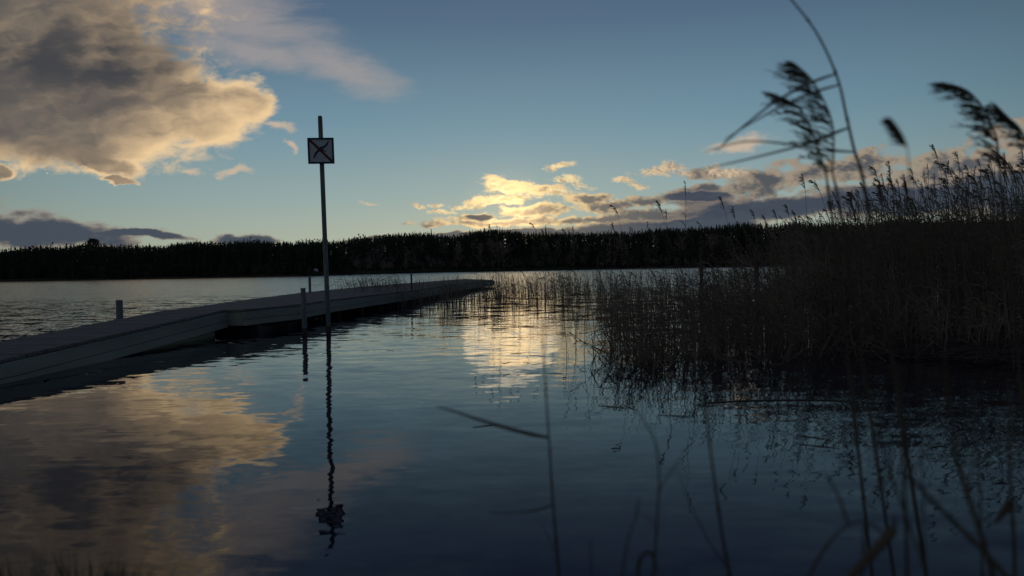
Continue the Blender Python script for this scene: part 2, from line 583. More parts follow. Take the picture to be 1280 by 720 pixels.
near = [(-5.5, 2.6, .20), (-5.42, 5.0, .20), (-5.40, 7.2, .245), (-5.26, 12.42, .45)]
far_ = [(-6.6, 2.6, .20), (-6.58, 5.0, .20), (-6.55, 7.2, .245), (-6.38, 12.42, .45)]
for i in range(3):
    deck_section(near[i:i + 2], far_[i:i + 2], board_h=.26 if i < 2 else .27, ends=(i == 0, False))
near2 = [(-4.95, 12.45, .45), (-4.45, 14.0, .45), (-4.34, 16.3, .45), (-3.93, 19.1, .45), (-3.35, 22.4, .45),
         (-2.85, 28.6, .45), (-2.15, 34, .45), (-1.35, 39.6, .45), (-1.15, 42.6, .45)]
far2 = [(-6.42, 12.45, .45), (-6.5, 14.6, .45), (-6.7, 17.4, .45), (-6.85, 20.8, .45), (-6.85, 25, .45),
        (-6.4, 31.5, .45), (-5.4, 37.5, .45), (-4.5, 44, .45), (-3.4, 50, .45)]
for i in range(len(near2) - 1):
    deck_section(near2[i:i + 2], far2[i:i + 2], board_h=.25, ends=(i == 0, i == len(near2) - 2))
# floats
for (a, b, zt) in (((-5.36, 9.9), (-6.4, 12.3), .17), ((-5.5, 3.4), (-6.45, 6.6), -.06), ((-4.75, 12.7), (-6.3, 15.1), .14)):
    mb = MB(); cx, cy = (a[0] + b[0]) / 2, (a[1] + b[1]) / 2
    mb.box(rel((cx, cy, (zt - .35) / 2), DO), (abs(a[0] - b[0]), abs(a[1] - b[1]), zt + .35))
    mb.build('float', M_dark if zt < .16 else M_side, dock, bevel=.04)
# piles with cross beams under the fixed part
k = 0
for i in range(1, len(near2)):
    a, b = Vector(near2[i - 1]), Vector(near2[i]); c, d_ = Vector(far2[i - 1]), Vector(far2[i])
    for t in ((.25, .8) if i > 1 else (.95,)):
        for e, q, ins in ((a.lerp(b, t), c.lerp(d_, t), .12), (c.lerp(d_, t), a.lerp(b, t), .12)):
            p = e + (q - e).normalized() * ins
            mb = MB(); mb.tube([rel((p.x, p.y, -1.3), DO), rel((p.x, p.y, .40), DO)], [.055, .05], 10)
            mb.build('pile', M_pile, dock, smooth_=True)
        e, q = a.lerp(b, t), c.lerp(d_, t); mb = MB()
        dirv = (q - e).normalized(); nn = Vector((-dirv.y, dirv.x, 0)) * .05
        A = e + dirv * .05 - Vector(DO); B = q - dirv * .05 - Vector(DO)
        z0, z1 = -.34, -.22
        mb.hexa([A + nn * 1.2 + Vector((0, 0, z0)), B + nn * 1.2 + Vector((0, 0, z0)), B + nn * 2.2 + Vector((0, 0, z0)), A + nn * 2.2 + Vector((0, 0, z0)),
                 A + nn * 1.2 + Vector((0, 0, z1)), B + nn * 1.2 + Vector((0, 0, z1)), B + nn * 2.2 + Vector((0, 0, z1)), A + nn * 2.2 + Vector((0, 0, z1))])
        mb.build('cross_beam', M_pile, dock)

# ================================================================ sign on its pole
SB = at(410.8, 417, 12.35); SB.z = 0
top = at(400.0, 145, 12.2)
sign = empty('prohibition_sign', SB)
tag(sign, 'tall leaning steel pole in the water with a square blue-edged sign and red slash', 'sign')
ax = (top - SB)
mb = MB(); n = 9
pts = [ax * t for t in (-.35, 0, .25, .5, .75, .985, 1.0)]
mb.tube(pts, [.043, .043, .042, .041, .041, .040, .034], 16)
mb.build('pole', M_pole, sign, smooth_=False)
mb = MB(); mb.tube([ax * -.05, ax * .006, ax * .035], [.0455, .0455, .0445], 16); mb.build('wet_band', M_pile, sign)
pc = at(401.2, 188.5, 12.12) - SB
az_ = ax.normalized()
xx = Vector((1, .10, 0)); xx = (xx - az_ * xx.dot(az_)).normalized(); yy = az_.cross(xx).normalized()
RM = Matrix((xx, yy, az_)).transposed()
S = .455
fr = pc + yy * -.0
def sq(mb, cx, cz, sx, sz, y0, y1, rot=0):
    rr = RM @ Matrix.Rotation(rot, 3, 'Y')
    mb.box(pc + RM @ Vector((cx, (y0 + y1) / 2, cz)), (sx, abs(y1 - y0), sz), rr)
mb = MB(); sq(mb, 0, 0, S - .03, S - .03, -.004, .008)
panel = mb.build('panel', M_panel, sign)
mb = MB(); bw = .034
sq(mb, 0, S / 2 - bw / 2, S, bw, -.012, .010); sq(mb, 0, -S / 2 + bw / 2, S, bw, -.012, .010)
sq(mb, -S / 2 + bw / 2, 0, bw, S - 2 * bw, -.012, .010); sq(mb, S / 2 - bw / 2, 0, bw, S - 2 * bw, -.012, .010)
mb.build('border', M_blue, panel, bevel=.003)
mb = MB()
def stroke(pts, ws, y=-.0065, th=.003):
    P_ = [Vector((a * S, 0, b * S)) for a, b in pts]; m = len(P_); i0 = len(mb.v)
    for k_, p in enumerate(P_):
        t = (P_[min(k_ + 1, m - 1)] - P_[max(k_ - 1, 0)]).normalized(); nn = Vector((-t.z, 0, t.x)) * ws[k_] * S / 2
        for yy_ in (y, y + th):
            for s_ in (-1, 1):
                q = p + nn * s_; q.y = yy_
                mb.v.append(tuple(pc + RM @ q))
    for k_ in range(m - 1):
        q = i0 + 4 * k_
        mb.f += [(q, q + 1, q + 5, q + 4), (q + 2, q + 6, q + 7, q + 3), (q, q + 4, q + 6, q + 2), (q + 1, q + 3, q + 7, q + 5)]
stroke([(.30, .36), (.22, .22), (.12, .14), (.0, .10), (-.10, .0), (-.20, -.10), (-.28, -.28)], [.05, .07, .08, .10, .09, .08, .05])
stroke([(.0, .10), (.10, .0), (.2, -.04)], [.07, .05, .03], y=-.0060)
mb.build('symbol', M_blue, panel)
mb = MB(); sq(mb, 0, 0, (S - 2 * bw) * 1.36, .04, -.011, -.007, R(45)); mb.build('slash', M_red, panel)
for dz in (.12, -.12):
    mb = MB(); c = pc + az_ * dz + yy * .03
    mb.box(c, (.13, .05, .03), RM)
    mb.build('clamp', M_pole, sign)

# ================================================================ posts standing in the water
def post(px, py_top, Y, rad, label, group=None, m=M_post, lean=(0, 0), zb=-.8, cap=True):
    t = at(px, py_top, Y)
    o = empty('mooring_post', (t.x, t.y, 0))
    tag(o, label, 'post', group)
    mb = MB(); mb.tube([(0, 0, -.2), (0, 0, .02), (lean[0] * .1, lean[1] * .1, .11)], [rad * 1.05, rad * 1.05, rad * 1.03], 14); mb.build('wet_band', M_pile, o)
    mb = MB(); mb.tube([(-lean[0], -lean[1], zb), (0, 0, 0), (lean[0], lean[1], t.z - .012)], [rad, rad, rad * .98], 14)
    mb.build('shaft', m, o)
    if cap:
        mb = MB(); mb.tube([(lean[0], lean[1], t.z - .012), (lean[0], lean[1], t.z)], [rad * 1.1, rad * .9], 14); mb.build('cap', m, o)
    return o


post(379.5, 360, 12.2, .044, 'grey metal post in the water just left of the sign pole, before the dock', lean=(-.01, 0))
post(149, 375, 11.6, .055, 'short thick grey post poking up behind the near part of the dock, at far left')
post(387, 346, 22.5, .045, 'thin dark post behind the dock, against the far water left of the sign pole')
post(514, 342, 23.0, .03, 'thin dark stake among sparse reeds beside the far part of the dock', m=M_pile)
post(876.5, 309, 17.0, .045, 'dark stake in the reed bed, leftmost of the three', m=M_pile)
post(945.5, 305, 17.0, .055, 'dark stake in the reed bed with a flat top, middle and tallest of the three', m=M_pile)
post(1003, 315, 18.0, .045, 'dark stake in the reed bed, rightmost of the three', m=M_pile)

# ================================================================ far shore
def lerp_tab(tab, x):
    if x <= tab[0][0]: return tab[0][1]
    for (a, b), (c, d) in zip(tab, tab[1:]):
        if x <= c: return b + (d - b) * (x - a) / (c - a)
    return tab[-1][1]


SHORE = [(-400, 205), (0, 215), (380, 225), (470, 320), (560, 420), (640, 450), (1000, 460), (1500, 430), (2000, 400)]
SKYL = [(-400, 306), (0, 308), (50, 307), (100, 305), (200, 304), (250, 303), (300, 300), (350, 299), (430, 297), (470, 293), (520, 292),
        (600, 289), (700, 286), (800, 284), (900, 280), (1000, 276), (1150, 272), (1300, 268), (2000, 262)]


def colu(px):
    d = ray(px, 337); return d.x / d.y


def hor(px): return 336.5 - (px - 640) * math.tan(ROLL)


def ground(px, off):
    return min(.25 + off * .045, 7) + .6 * noise.noise(Vector((px * .01, off * .02, 0)))


mb = MB(); cols_ = list(range(-700, 2300, 25)); offs = [-8, 0, 3, 10, 25, 60, 120, 200, 340]
for px in cols_:
    u = colu(px); Y0 = lerp_tab(SHORE, px) + 7 * noise.noise(Vector((px * .013, 3, 0)))
    for o_ in offs:
        z = -.6 if o_ == -8 else (.05 if o_ == 0 else ground(px, o_) if o_ < 340 else 4)
        mb.v.append((u * (Y0 + o_), Y0 + o_, z))
n = len(offs)
for i in range(len(cols_) - 1):
    for j in range(n - 1):
        q = i * n + j; mb.f.append((q, q + n, q + n + 1, q + 1))
tag(mb.build('far_shore', M_ground, smooth_=True), kind='structure')
mb = MB(); c2 = list(range(388, 760, 12)); o2 = [2, 8, 16, 26]
for px in c2:
    u = colu(px); Y0 = lerp_tab(SHORE, px) + 7 * noise.noise(Vector((px * .013, 3, 0)))
    for o_ in o2:
        mb.v.append((u * (Y0 + o_), Y0 + o_, ground(px, o_) + .25 + .03 * o_))
for i in range(len(c2) - 1):
    for j in range(3):
        q = i * 4 + j; mb.f.append((q, q + 4, q + 5, q + 1))
tag(mb.build('shore_meadow', M_meadow, smooth_=True), kind='structure')


def spruce_mesh(mb_c, mb_t, base, H, w, rg, tiers=13, detail=1.0):
    bx, by, bz = base
    if mb_t is not None:
        mb_t.tube([(bx, by, bz - .3), (bx + rg.uniform(-.1, .1), by, bz + H * .96)], [H * .012 + .03, .015], 5, cap=False)
    for k in range(tiers):
        t = (k + .2) / tiers
        z = bz + H * (.10 + .88 * t)
        r = w * (1 - t) ** .78 * rg.uniform(.7, 1.15) + .08
        nb = max(4, int((9 - 4 * t) * detail))
        a0 = rg.uniform(0, 6.28)
        for j in range(nb):
            a = a0 + 6.283 * j / nb + rg.uniform(-.3, .3); rr = r * rg.uniform(.6, 1.2)
            dx, dy = math.cos(a), math.sin(a); droop = rr * rg.uniform(.15, .55)
            wd = rr * .30
            i = len(mb_c.v)
            mb_c.v += [(bx, by, z + H * .03), (bx + dx * rr * .55 - dy * wd, by + dy * rr * .55 + dx * wd, z - droop * .55),
                       (bx + dx * rr, by + dy * rr, z - droop), (bx + dx * rr * .55 + dy * wd, by + dy * rr * .55 - dx * wd, z - droop * .65),
                       (bx + dx * rr * .5, by + dy * rr * .5, z - droop * .5 - H * .04)]
            mb_c.f += [(i, i + 1, i + 2), (i, i + 2, i + 3), (i + 1, i + 4, i + 2), (i + 2, i + 4, i + 3)]
    i = len(mb_c.v); w_ = H * .012
    mb_c.v += [(bx - w_, by, bz + H * .93), (bx + w_, by, bz + H * .93), (bx, by + w_, bz + H * .93), (bx, by, bz + H)]
    mb_c.f += [(i, i + 1, i + 3), (i + 1, i + 2, i + 3), (i + 2, i, i + 3)]


def twiggy_mesh(mb_c, mb_t, base, H, w, rg, nbr=26, tw=9):
    bx, by, bz = base
    if mb_t is not None:
        mb_t.tube([(bx, by, bz - .3), (bx + rg.uniform(-.2, .2), by, bz + H * .5), (bx + rg.uniform(-.3, .3), by, bz + H * .92)],
                  [H * .014, H * .008, .02], 5, cap=False)
    for k in range(nbr):
        t = rg.uniform(.22, .95); a = rg.uniform(0, 6.28)
        L_ = w * (1.15 - abs(t - .45)) * rg.uniform(.5, 1)
        p0 = Vector((bx, by, bz + H * t * .9)); d = Vector((math.cos(a), math.sin(a), rg.uniform(.6, 1.5))).normalized()
        p1 = p0 + d * L_
        for s_ in (Vector((.03, 0, 0)), Vector((0, .03, 0))):
            i = len(mb_c.v); mb_c.v += [tuple(p0 - s_), tuple(p0 + s_), tuple(p1)]; mb_c.f.append((i, i + 1, i + 2))
        for q in range(tw):
            s0 = p0.lerp(p1, rg.uniform(.3, 1)); dd = (d + Vector((rg.uniform(-1, 1), rg.uniform(-1, 1), rg.uniform(-.3, .9)))).normalized()
            e = s0 + dd * L_ * rg.uniform(.25, .6); sd_ = dd.orthogonal().normalized() * .055
            i = len(mb_c.v); mb_c.v += [tuple(s0 - sd_), tuple(s0 + sd_), tuple(e)]; mb_c.f.append((i, i + 1, i + 2))


rt = random.Random(21)
TREES = {'spruce': [], 'birch': [], 'willow': []}
for v in range(7):
    o = empty('spruce_tree'); c_, t_ = MB(), MB()
    spruce_mesh(c_, t_, (0, 0, 0), 10, rt.uniform(1.5, 2.3), rt, 20, 1.3)
    c_.build('crown', M_needle, o); t_.build('trunk', M_bark, o); TREES['spruce'].append(o)
for kind, mm in (('birch', M_birch), ('willow', M_birch2)):
    for v in range(4):
        o = empty('birch_tree' if kind == 'birch' else 'willow_tree'); c_, t_ = MB(), MB()
        twiggy_mesh(c_, t_, (0, 0, 0), 10, rt.uniform(2.6, 3.4), rt, 34, 10)
        c_.build('crown', mm, o); t_.build('trunk', M_bark, o); TREES[kind].append(o)
used_tree = set()


def place_tree(kind, px, off, topy, label, group, wide=1.0):
    topy += 5.5 * noise.noise(Vector((px * .022, 1.7, 0))) if kind == 'spruce' and label[0] == 'd' else 0
    protos = TREES[kind]; i = rt.randrange(len(protos)); pr = protos[i]
    u = colu(px); Y = lerp_tab(SHORE, px) + off; g = ground(px, off)
    H = CAM_H + (hor(px) - topy) * Y / FPX - g
    if (kind, i) in used_tree: o = copy_tree(pr)
    else: o = pr; used_tree.add((kind, i))
    o.location = (u * Y, Y, g); o.rotation_euler = (0, 0, rt.uniform(0, 6.28)); s = H / 10
    ws = s * wide * (.72 if kind == 'spruce' else 1) * rt.uniform(.7, 1.25) * (1.2 if Y < 300 else .85)
    o.scale = (ws, ws, s)
    tag(o, label, {'spruce': 'spruce tree', 'birch': 'birch tree', 'willow': 'willow tree'}[kind], group)
    return o


def spruce_words(px):
    for lim, where in ((108, 'left of the round-headed pine'), (400, 'between the round-headed pine and the sign pole'),
                       (610, 'between the sign pole and the brightest cloud'), (800, 'right of the brightest cloud'),
                       (2000, 'behind the reed bed on the right')):
        if px < lim:
            return 'dark pointed spruce on the skyline ' + where, 'skyline spruces ' + where


# skyline spruces, countable against the sky
for i in range(285):
    px = -20 + (1130 + 20) * (i + rt.uniform(-.6, .6)) / 285
    left = px < 440
    off = rt.uniform(35, 70) if left else rt.uniform(60, 140)
    place_tree('spruce', px, off, lerp_tab(SKYL, px) + .2 + rt.gauss(0, 1.1),
               *spruce_words(px))
for px, ty, lab in ((540, 284, 'lone tall spruce rising clear of the treeline beneath the leftmost small cream clouds'),
                    (683, 280, 'tall spruce rising above the treeline just right of the bright cloud gap')):
    place_tree('spruce', px, 80, ty, lab, None)
# bushy birches in front of the spruces
for i in range(64):
    px = rt.uniform(455, 1010); off = rt.uniform(8, 50)
    place_tree('birch', px, off, lerp_tab(SKYL, px) + rt.uniform(8, 30), 'bare brown birch before the spruces ' + ('above the dock' if px < 600 else 'above the sparse reeds' if px < 800 else 'above the dense reeds'),
               'bare birches ' + ('above the dock' if px < 600 else 'above the sparse reeds' if px < 800 else 'above the dense reeds'), 1.3)
for i in range(22):
    px = rt.gauss(610, 55) if i < 15 else rt.uniform(700, 960); off = rt.uniform(8, 40)
    place_tree('willow', px, off, lerp_tab(SKYL, px) + rt.uniform(7, 20), 'pale bare bush on the far shore ' + ('beyond the end of the dock' if px < 700 else 'behind the reed bed'),
               'pale bare bushes ' + ('beyond the end of the dock' if px < 700 else 'behind the reed bed'), 1.1)
# one round-headed pine
o = empty('pine_tree'); c_, t_ = MB(), MB()
t_.tube([(0, 0, -.3), (.2, 0, 5), (0, 0, 9)], [.2, .15, .07], 6)
for k in range(260):
    a, b = rt.uniform(0, 6.28), rt.uniform(-.35, 1); r = 1.8 * rt.uniform(.5, 1)
    p = Vector((math.cos(a) * r * math.sqrt(max(0, 1 - b * b)), math.sin(a) * r * math.sqrt(max(0, 1 - b * b)), 8.2 + 1.6 * b))
    d1 = Vector((rt.gauss(0, 1), rt.gauss(0, 1), rt.gauss(0, .6))).normalized(); d2 = d1.orthogonal().normalized()
    i = len(c_.v); c_.v += [tuple(p), tuple(p + d1 * .6), tuple(p + d2 * .45)]; c_.f.append((i, i + 1, i + 2))
for k in range(8):
    a = k * .8; t_.tube([(0, 0, 6.4 + .2 * k), (math.cos(a) * 1.5, math.sin(a) * 1.5, 7.6 + .15 * k)], [.07, .03], 4)
c_.build('crown', M_needle, o); t_.build('trunk', M_bark, o)
u = colu(117); Yp = 265; g = ground(117, 48); s = (CAM_H + (hor(117) - 299) * Yp / FPX - g) / 9.8
o.location = (u * Yp, Yp, g); o.scale = (s, s, s)
tag(o, 'round-headed pine standing above the treeline at far left', 'pine tree')
# the wood behind, one mass
c_, t_ = MB(), MB()
for i in range(4600):
    px = rt.uniform(-650, 2200) if i % 4 == 0 else rt.uniform(-60, 1340); left = px < 440
    off = rt.uniform(4, 60) if left else rt.uniform(12, 130)
    u = colu(px); Y = lerp_tab(SHORE, px) + off; g = ground(px, off)
    f_ = rt.uniform(.45, .9) if off < 25 else rt.uniform(.86, 1.03)
    top_z = CAM_H + (hor(px) - (lerp_tab(SKYL, px) + 2.0 + 5.5 * noise.noise(Vector((px * .022, 1.7, 0))))) * Y / FPX
    H = max(3, (top_z - g) * f_)
    spruce_mesh(c_, t_, (u * Y, Y, g), H, H * rt.uniform(.10, .19), rt, 9, .8)
    if i % 2 == 0:
        # undergrowth closes the gaps near the ground
        for q in range(5):
            uu = u + rt.uniform(-.01, .01); p = Vector((uu * (Y + 2), Y + 2, g)); i0 = len(c_.v); hh = rt.uniform(2, 5)
            c_.v += [tuple(p + Vector((-2.0, 0, -.2))), tuple(p + Vector((2.0, .6, -.2))), tuple(p + Vector((rt.uniform(-1, 1), .3, hh)))]
            c_.f.append((i0, i0 + 1, i0 + 2))
def canopy_clump(px, off, drop, size):
    # rounded crowns between the spires: short twigs and needles in every direction
    u = colu(px); Y = lerp_tab(SHORE, px) + off
    tz = CAM_H + (hor(px) - (lerp_tab(SKYL, px) + drop + 5.5 * noise.noise(Vector((px * .022, 1.7, 0))))) * Y / FPX
    for q in range(26):
        p = Vector((u * Y + rt.gauss(0, size * .5), Y + rt.gauss(0, size * .5), tz - size * .8 + rt.gauss(0, size * .38)))
        d1 = Vector((rt.gauss(0, 1), rt.gauss(0, .6), rt.gauss(.3, .7))).normalized(); d2 = d1.orthogonal().normalized()
        l = size * rt.uniform(.3, .6); i = len(c_.v)
        c_.v += [tuple(p), tuple(p + d1 * l + d2 * l * .25), tuple(p + d1 * l - d2 * l * .25)]; c_.f.append((i, i + 1, i + 2))
for i in range(2400):
    px = rt.uniform(-60, 1340); left = px < 440
    canopy_clump(px, rt.uniform(20, 60) if left else rt.uniform(40, 125), rt.choice([4, 5, 6.5, 8.5, 11]), rt.uniform(1.3, 2.4) * (1 if left else 1.7))
wood = c_.build('wood', M_needle); tag(wood, 'dense dark spruce wood along the whole far shore', 'wood', kind='stuff')
# low scrub on the right hand shore
c_ = MB()
for i in range(800):
    px = rt.uniform(430, 1350); off = rt.uniform(2, 45); u = colu(px); Y = lerp_tab(SHORE, px) + off
    twiggy_mesh(c_, None, (u * Y, Y, ground(px, off)), rt.uniform(3, 8) + off * .14, rt.uniform(1.8, 3.2), rt, 12, 7)
tag(c_.build('scrub', M_birch), 'low brown scrub and bushes along the right part of the far shore', 'scrub', kind='stuff')
# pale boulder on the far lawn
bmx = bmesh.new(); bmesh.ops.create_icosphere(bmx, subdivisions=3, radius=.8)
for v in bmx.verts: v.co *= 1 + .25 * noise.noise(v.co * 1.3); v.co.z *= .8
me = bpy.data.meshes.new('boulder'); bmx.to_mesh(me); bmx.free(); me.materials.append(mat('pale_stone', (.5, .5, .5), .9, .1))
o = bpy.data.objects.new('boulder', me); col.objects.link(o)
p = at(395, 338.5, 236); o.location = (p.x, p.y, 1.9); tag(o, 'tiny pale boulder on the green far shore beside the sign pole', 'boulder')

# ================================================================ reeds
WIND = Vector((-1, .15, 0)).normalized()


def plume(mb, axis, r0, rg, n=26, L_=.09, fine=6, wind=.9, wdt=.004, droop=.15):
    """axis: from the tip down to the stem"""
    axis = [Vector(p) for p in axis]; m = len(axis)
    for k in range(n):
        t = (k + rg.random()) / n; f = t * (m - 1); i = min(int(f), m - 2)
        p = axis[i].lerp(axis[i + 1], f - i); tang = (axis[i] - axis[i + 1]).normalized()
        env = min(1, .35 + 1.8 * t) * (1.0 if t < .75 else 1.0 - (t - .75) * 1.6)
        d = (tang * rg.uniform(.5, 1.2) + WIND * wind * rg.uniform(.5, 1.3) + Vector((rg.uniform(-.35, .35), rg.uniform(-.5, .5), rg.uniform(-.35, .15)))).normalized()
        l = L_ * env * rg.uniform(.6, 1.15)
        q1 = p + d * l * .5; q2 = p + d * l - Vector((0, 0, l * droop * 2))
        mb.blade([p, q1, q2], [wdt, wdt * 1.3, wdt * .3])
        for j in range(fine):
            s = p.lerp(q1, rg.uniform(.3, 1)) if j % 2 else q1.lerp(q2, rg.uniform(0, .9))
            dd = (d + Vector((rg.uniform(-.6, .6), rg.uniform(-.6, .6), rg.uniform(-.6, .5)))).normalized()
            e = s + dd * l * rg.uniform(.22, .42); sd_ = dd.orthogonal().normalized() * wdt * .55
            i0 = len(mb.v); mb.v += [tuple(s - sd_), tuple(s + sd_), tuple(e + sd_ * .4), tuple(e - sd_ * .4)]; mb.f.append((i0, i0 + 1, i0 + 2, i0 + 3))


def bend_pts(base, H, lean, rg, n=5, under=.3):
    base = Vector(base); pts = [base - Vector((lean.x * .05, lean.y * .05, under))]
    for k in range(n + 1):
        t = k / n
        pts.append(base + Vector((lean.x * t * t, lean.y * t * t, H * (t - .04 * lean.length * t * t))))
    return pts


def leaf(mb, p, d, L_, w, rg, droop=.6, n=4):
    pts = []; ws = []
    for k in range(n + 1):
        t = k / n
        pts.append(p + d * L_ * t + Vector((0, 0, -droop * L_ * t * t))); ws.append(w * (1 - t) ** .7 * (.6 + 1.2 * min(t * 4, .4)) + .0006)
    mb.blade(pts, ws)


def stalk(ms, ml, mp, base, H, rg, r=.0042, nl=3, lean=None, has_plume=True, sides=3, plume_n=12, plume_L=.07, seg=5, wdt=.006, fine=3):
    lean = lean or Vector((rg.gauss(-.10, .13) * H, rg.gauss(0, .09) * H, 0))
    pts = bend_pts(base, H, lean, rg, seg)
    ms.tube(pts, [r * (1 - .55 * k / (len(pts) - 1)) for k in range(len(pts))], sides, cap=False)
    for k in range(nl):
        t = rg.uniform(.25, .9); f = t * seg; i = min(int(f) + 1, len(pts) - 2)
        p = pts[i].lerp(pts[i + 1], f - int(f)); a = rg.uniform(-1, 1)
        d = (WIND * rg.uniform(-.2, 1.1) + Vector((a * .6, rg.uniform(-.6, .6), rg.uniform(.5, 1.5)))).normalized()
        leaf(ml, p, d, rg.uniform(.22, .55) * min(1, H / 1.2), rg.uniform(.008, .020), rg, rg.uniform(.3, 1.0), 3)
    if has_plume and mp is not None:
        a, b = pts[-1], pts[-2]; d = (a - b).normalized(); pl = .17 + .07 * rg.random()
        bw_ = rg.uniform(-.05, .35); tip = a + d * pl * (.85 - bw_ * .6) + WIND * pl * bw_; mid = a + d * pl * .4 + WIND * pl * bw_ * .25
        mp.tube([a, mid, tip], [r * .45, r * .35, .0006], 3, cap=False)
        plume(mp, [tip, mid, a - d * .03], r, rg, plume_n, plume_L * rg.uniform(.6, 1.1), fine, rg.uniform(.15, .6), wdt)
    return pts


def fast_stalk(V_, F_, base, H, rg, r, nl, lean):
    ms = MB(); ms.v, ms.f = V_, F_
    stalk(ms, ms, ms, base, H, rg, r, nl, lean, has_plume=(H > 1.35 and rg.random() < .5), plume_n=7, seg=4, wdt=.009, fine=2)


TOPS = [(380, 346), (480, 347), (560, 346), (620, 340), (660, 340), (700, 336), (800, 333), (860, 331), (900, 322), (950, 305), (1000, 284), (1060, 262), (1110, 243),
        (1200, 228), (1290, 212), (1700, 200)]


def reed_height(px, Y):
    return min(2.75, CAM_H + (hor(px) - lerp_tab(TOPS, px)) * Y / FPX)


def front_y(px):
    return lerp_tab([(380, 22), (500, 19.5), (620, 18.5), (700, 17), (745, 14.5), (775, 11), (800, 9.5), (900, 8.6), (960, 8.8), (1040, 10.2), (1130, 10.4), (1280, 10.2), (1700, 10)], px)


rr_ = random.Random(5)
mb = MB()
def scatter(nn, x0, x1, depth, hmin, hmax, r, nl, power=1.0, gate=None):
    k = 0
    while k < nn:
        px = rr_.uniform(x0, x1) + rr_.gauss(0, 26) * (1 if x0 > 700 else .4); Y = front_y(px) + depth * rr_.random() ** power + .7 * noise.noise(Vector((px * .05, 0, 4)))
        u = colu(px)
        if gate and noise.noise(Vector((u * Y * gate[0], Y * gate[0] * .5, 2))) < gate[1] + rr_.gauss(0, .12): continue
        H = reed_height(px, Y) * rr_.uniform(hmin, hmax)
        lean = Vector((rr_.gauss(-.08, .12) * H, rr_.gauss(0, .08) * H, 0))
        fast_stalk(mb.v, mb.f, (u * Y, Y, 0), H, rr_, r * rr_.uniform(.8, 1.2), nl, lean); k += 1


scatter(620, 440, 630, 10, .5, 1.05, .0085, 0, gate=(.6, -.1))
scatter(560, 615, 760, 16, .5, 1.02, .006, 1, gate=(.5, -.12))
scatter(240, 715, 800, 14, .45, 1.02, .0058, 1, 1.2, gate=(.8, -.1))
scatter(430, 775, 905, 14, .38, 1.02, .0058, 2, 1.2)
scatter(620, 880, 1030, 12, .35, 1.05, .0056, 3, 1.2)
scatter(2100, 1000, 1330, 9, .45, 1.0, .0058, 4, 1.3)
scatter(900, 1300, 1700, 9, .5, 1.0, .0058, 3, 1.3)
def low(nn, x0, x1, y0, y1, h0, h1, nl):
    for k in range(nn):
        px = rr_.uniform(x0, x1) + rr_.gauss(0, 22); Y = rr_.uniform(lerp_tab(y0, px), lerp_tab(y1, px)); u = colu(px)
        if noise.noise(Vector((u * Y * 1.1, Y * .8, 7))) < -.15: continue
        H = rr_.uniform(h0, h1)
        fast_stalk(mb.v, mb.f, (u * Y, Y, 0), H, rr_, .0055, nl, Vector((rr_.gauss(-.08, .2) * H, rr_.gauss(0, .1) * H, 0)))


low(170, 765, 900, [(765, 8.6), (800, 7.4), (880, 7.4)], [(765, 10), (900, 10)], .35, .95, 1)
low(300, 880, 1100, [(880, 8.0), (1100, 8.0)], [(880, 10), (1100, 11)], .3, .95, 2)
low(420, 1080, 1420, [(1080, 8.2), (1280, 8.0)], [(1080, 11), (1420, 11)], .3, 1.0, 3)
tag(mb.build('reed_bed', M_straw), 'dense bed of dead brown reeds standing in the water', 'reed bed', kind='stuff')

# leaning and broken stalks at the near edge of the bed
mb = MB()
for k in range(330):
    if k < 150: px = min(890, max(768, rr_.gauss(820, 32))); Y = rr_.uniform(7.4, 9.6)
    else: px = rr_.uniform(840, 1330); Y = 8.2 + rr_.uniform(-.6, 1.5)
    u = colu(px); L_ = rr_.uniform(.25, .7); a = rr_.gauss(-.2, .75)
    base = Vector((u * Y, Y, -.05)); d = Vector((math.sin(a), rr_.uniform(-.5, .4), math.cos(a) * .9 + .1)).normalized()
    p1 = base + d * L_; b = Vector((rr_.choice([-1, 1]) * rr_.uniform(.3, 1), rr_.uniform(-.4, .3), -rr_.uniform(.1, .9))).normalized()
    p2 = p1 + b * rr_.uniform(.12, .4)
    mb.tube([base, base.lerp(p1, .5), p1, p1.lerp(p2, .5), p2], [.0055, .005, .0045, .004, .002], 3, cap=False)
    if k % 3 == 0: leaf(mb, p1, b, .35, .012, rr_, .4, 3)
for k in range(70):      # stalks collapsed over the water left of the clump
    px = rr_.uniform(752, 840); Y = rr_.uniform(9.0, 12.5); u = colu(px)
    base = Vector((u * Y, Y, rr_.uniform(.1, .55))); a = rr_.uniform(-.5, .15)
    e = base + Vector((-rr_.uniform(.15, .5), rr_.uniform(-.4, .2), a * .6)); e.z = max(.02, e.z)
    mb.tube([base, base.lerp(e, .5) + Vector((0, 0, .05)), e], [.005, .0045, .002], 3, cap=False)
for k in range(60):      # bent stalks beyond the dock
    px = rr_.uniform(425, 520); Y = rr_.uniform(26, 40); u = colu(px); base = Vector((u * Y - .4, Y, 0))
    h = rr_.uniform(.5, .95); p1 = base + Vector((rr_.uniform(-.3, .1), 0, h)); e = p1 + Vector((-rr_.uniform(.3, 1.0), 0, -rr_.uniform(-.1, .45)))
    mb.tube([base, p1, p1.lerp(e, .5) + Vector((0, 0, .04)), e], [.009, .008, .006, .003], 3, cap=False)
tag(mb.build('broken_reeds', M_straw), 'tangle of bent and broken reed stalks at the edge of the bed', 'broken reeds', kind='stuff')

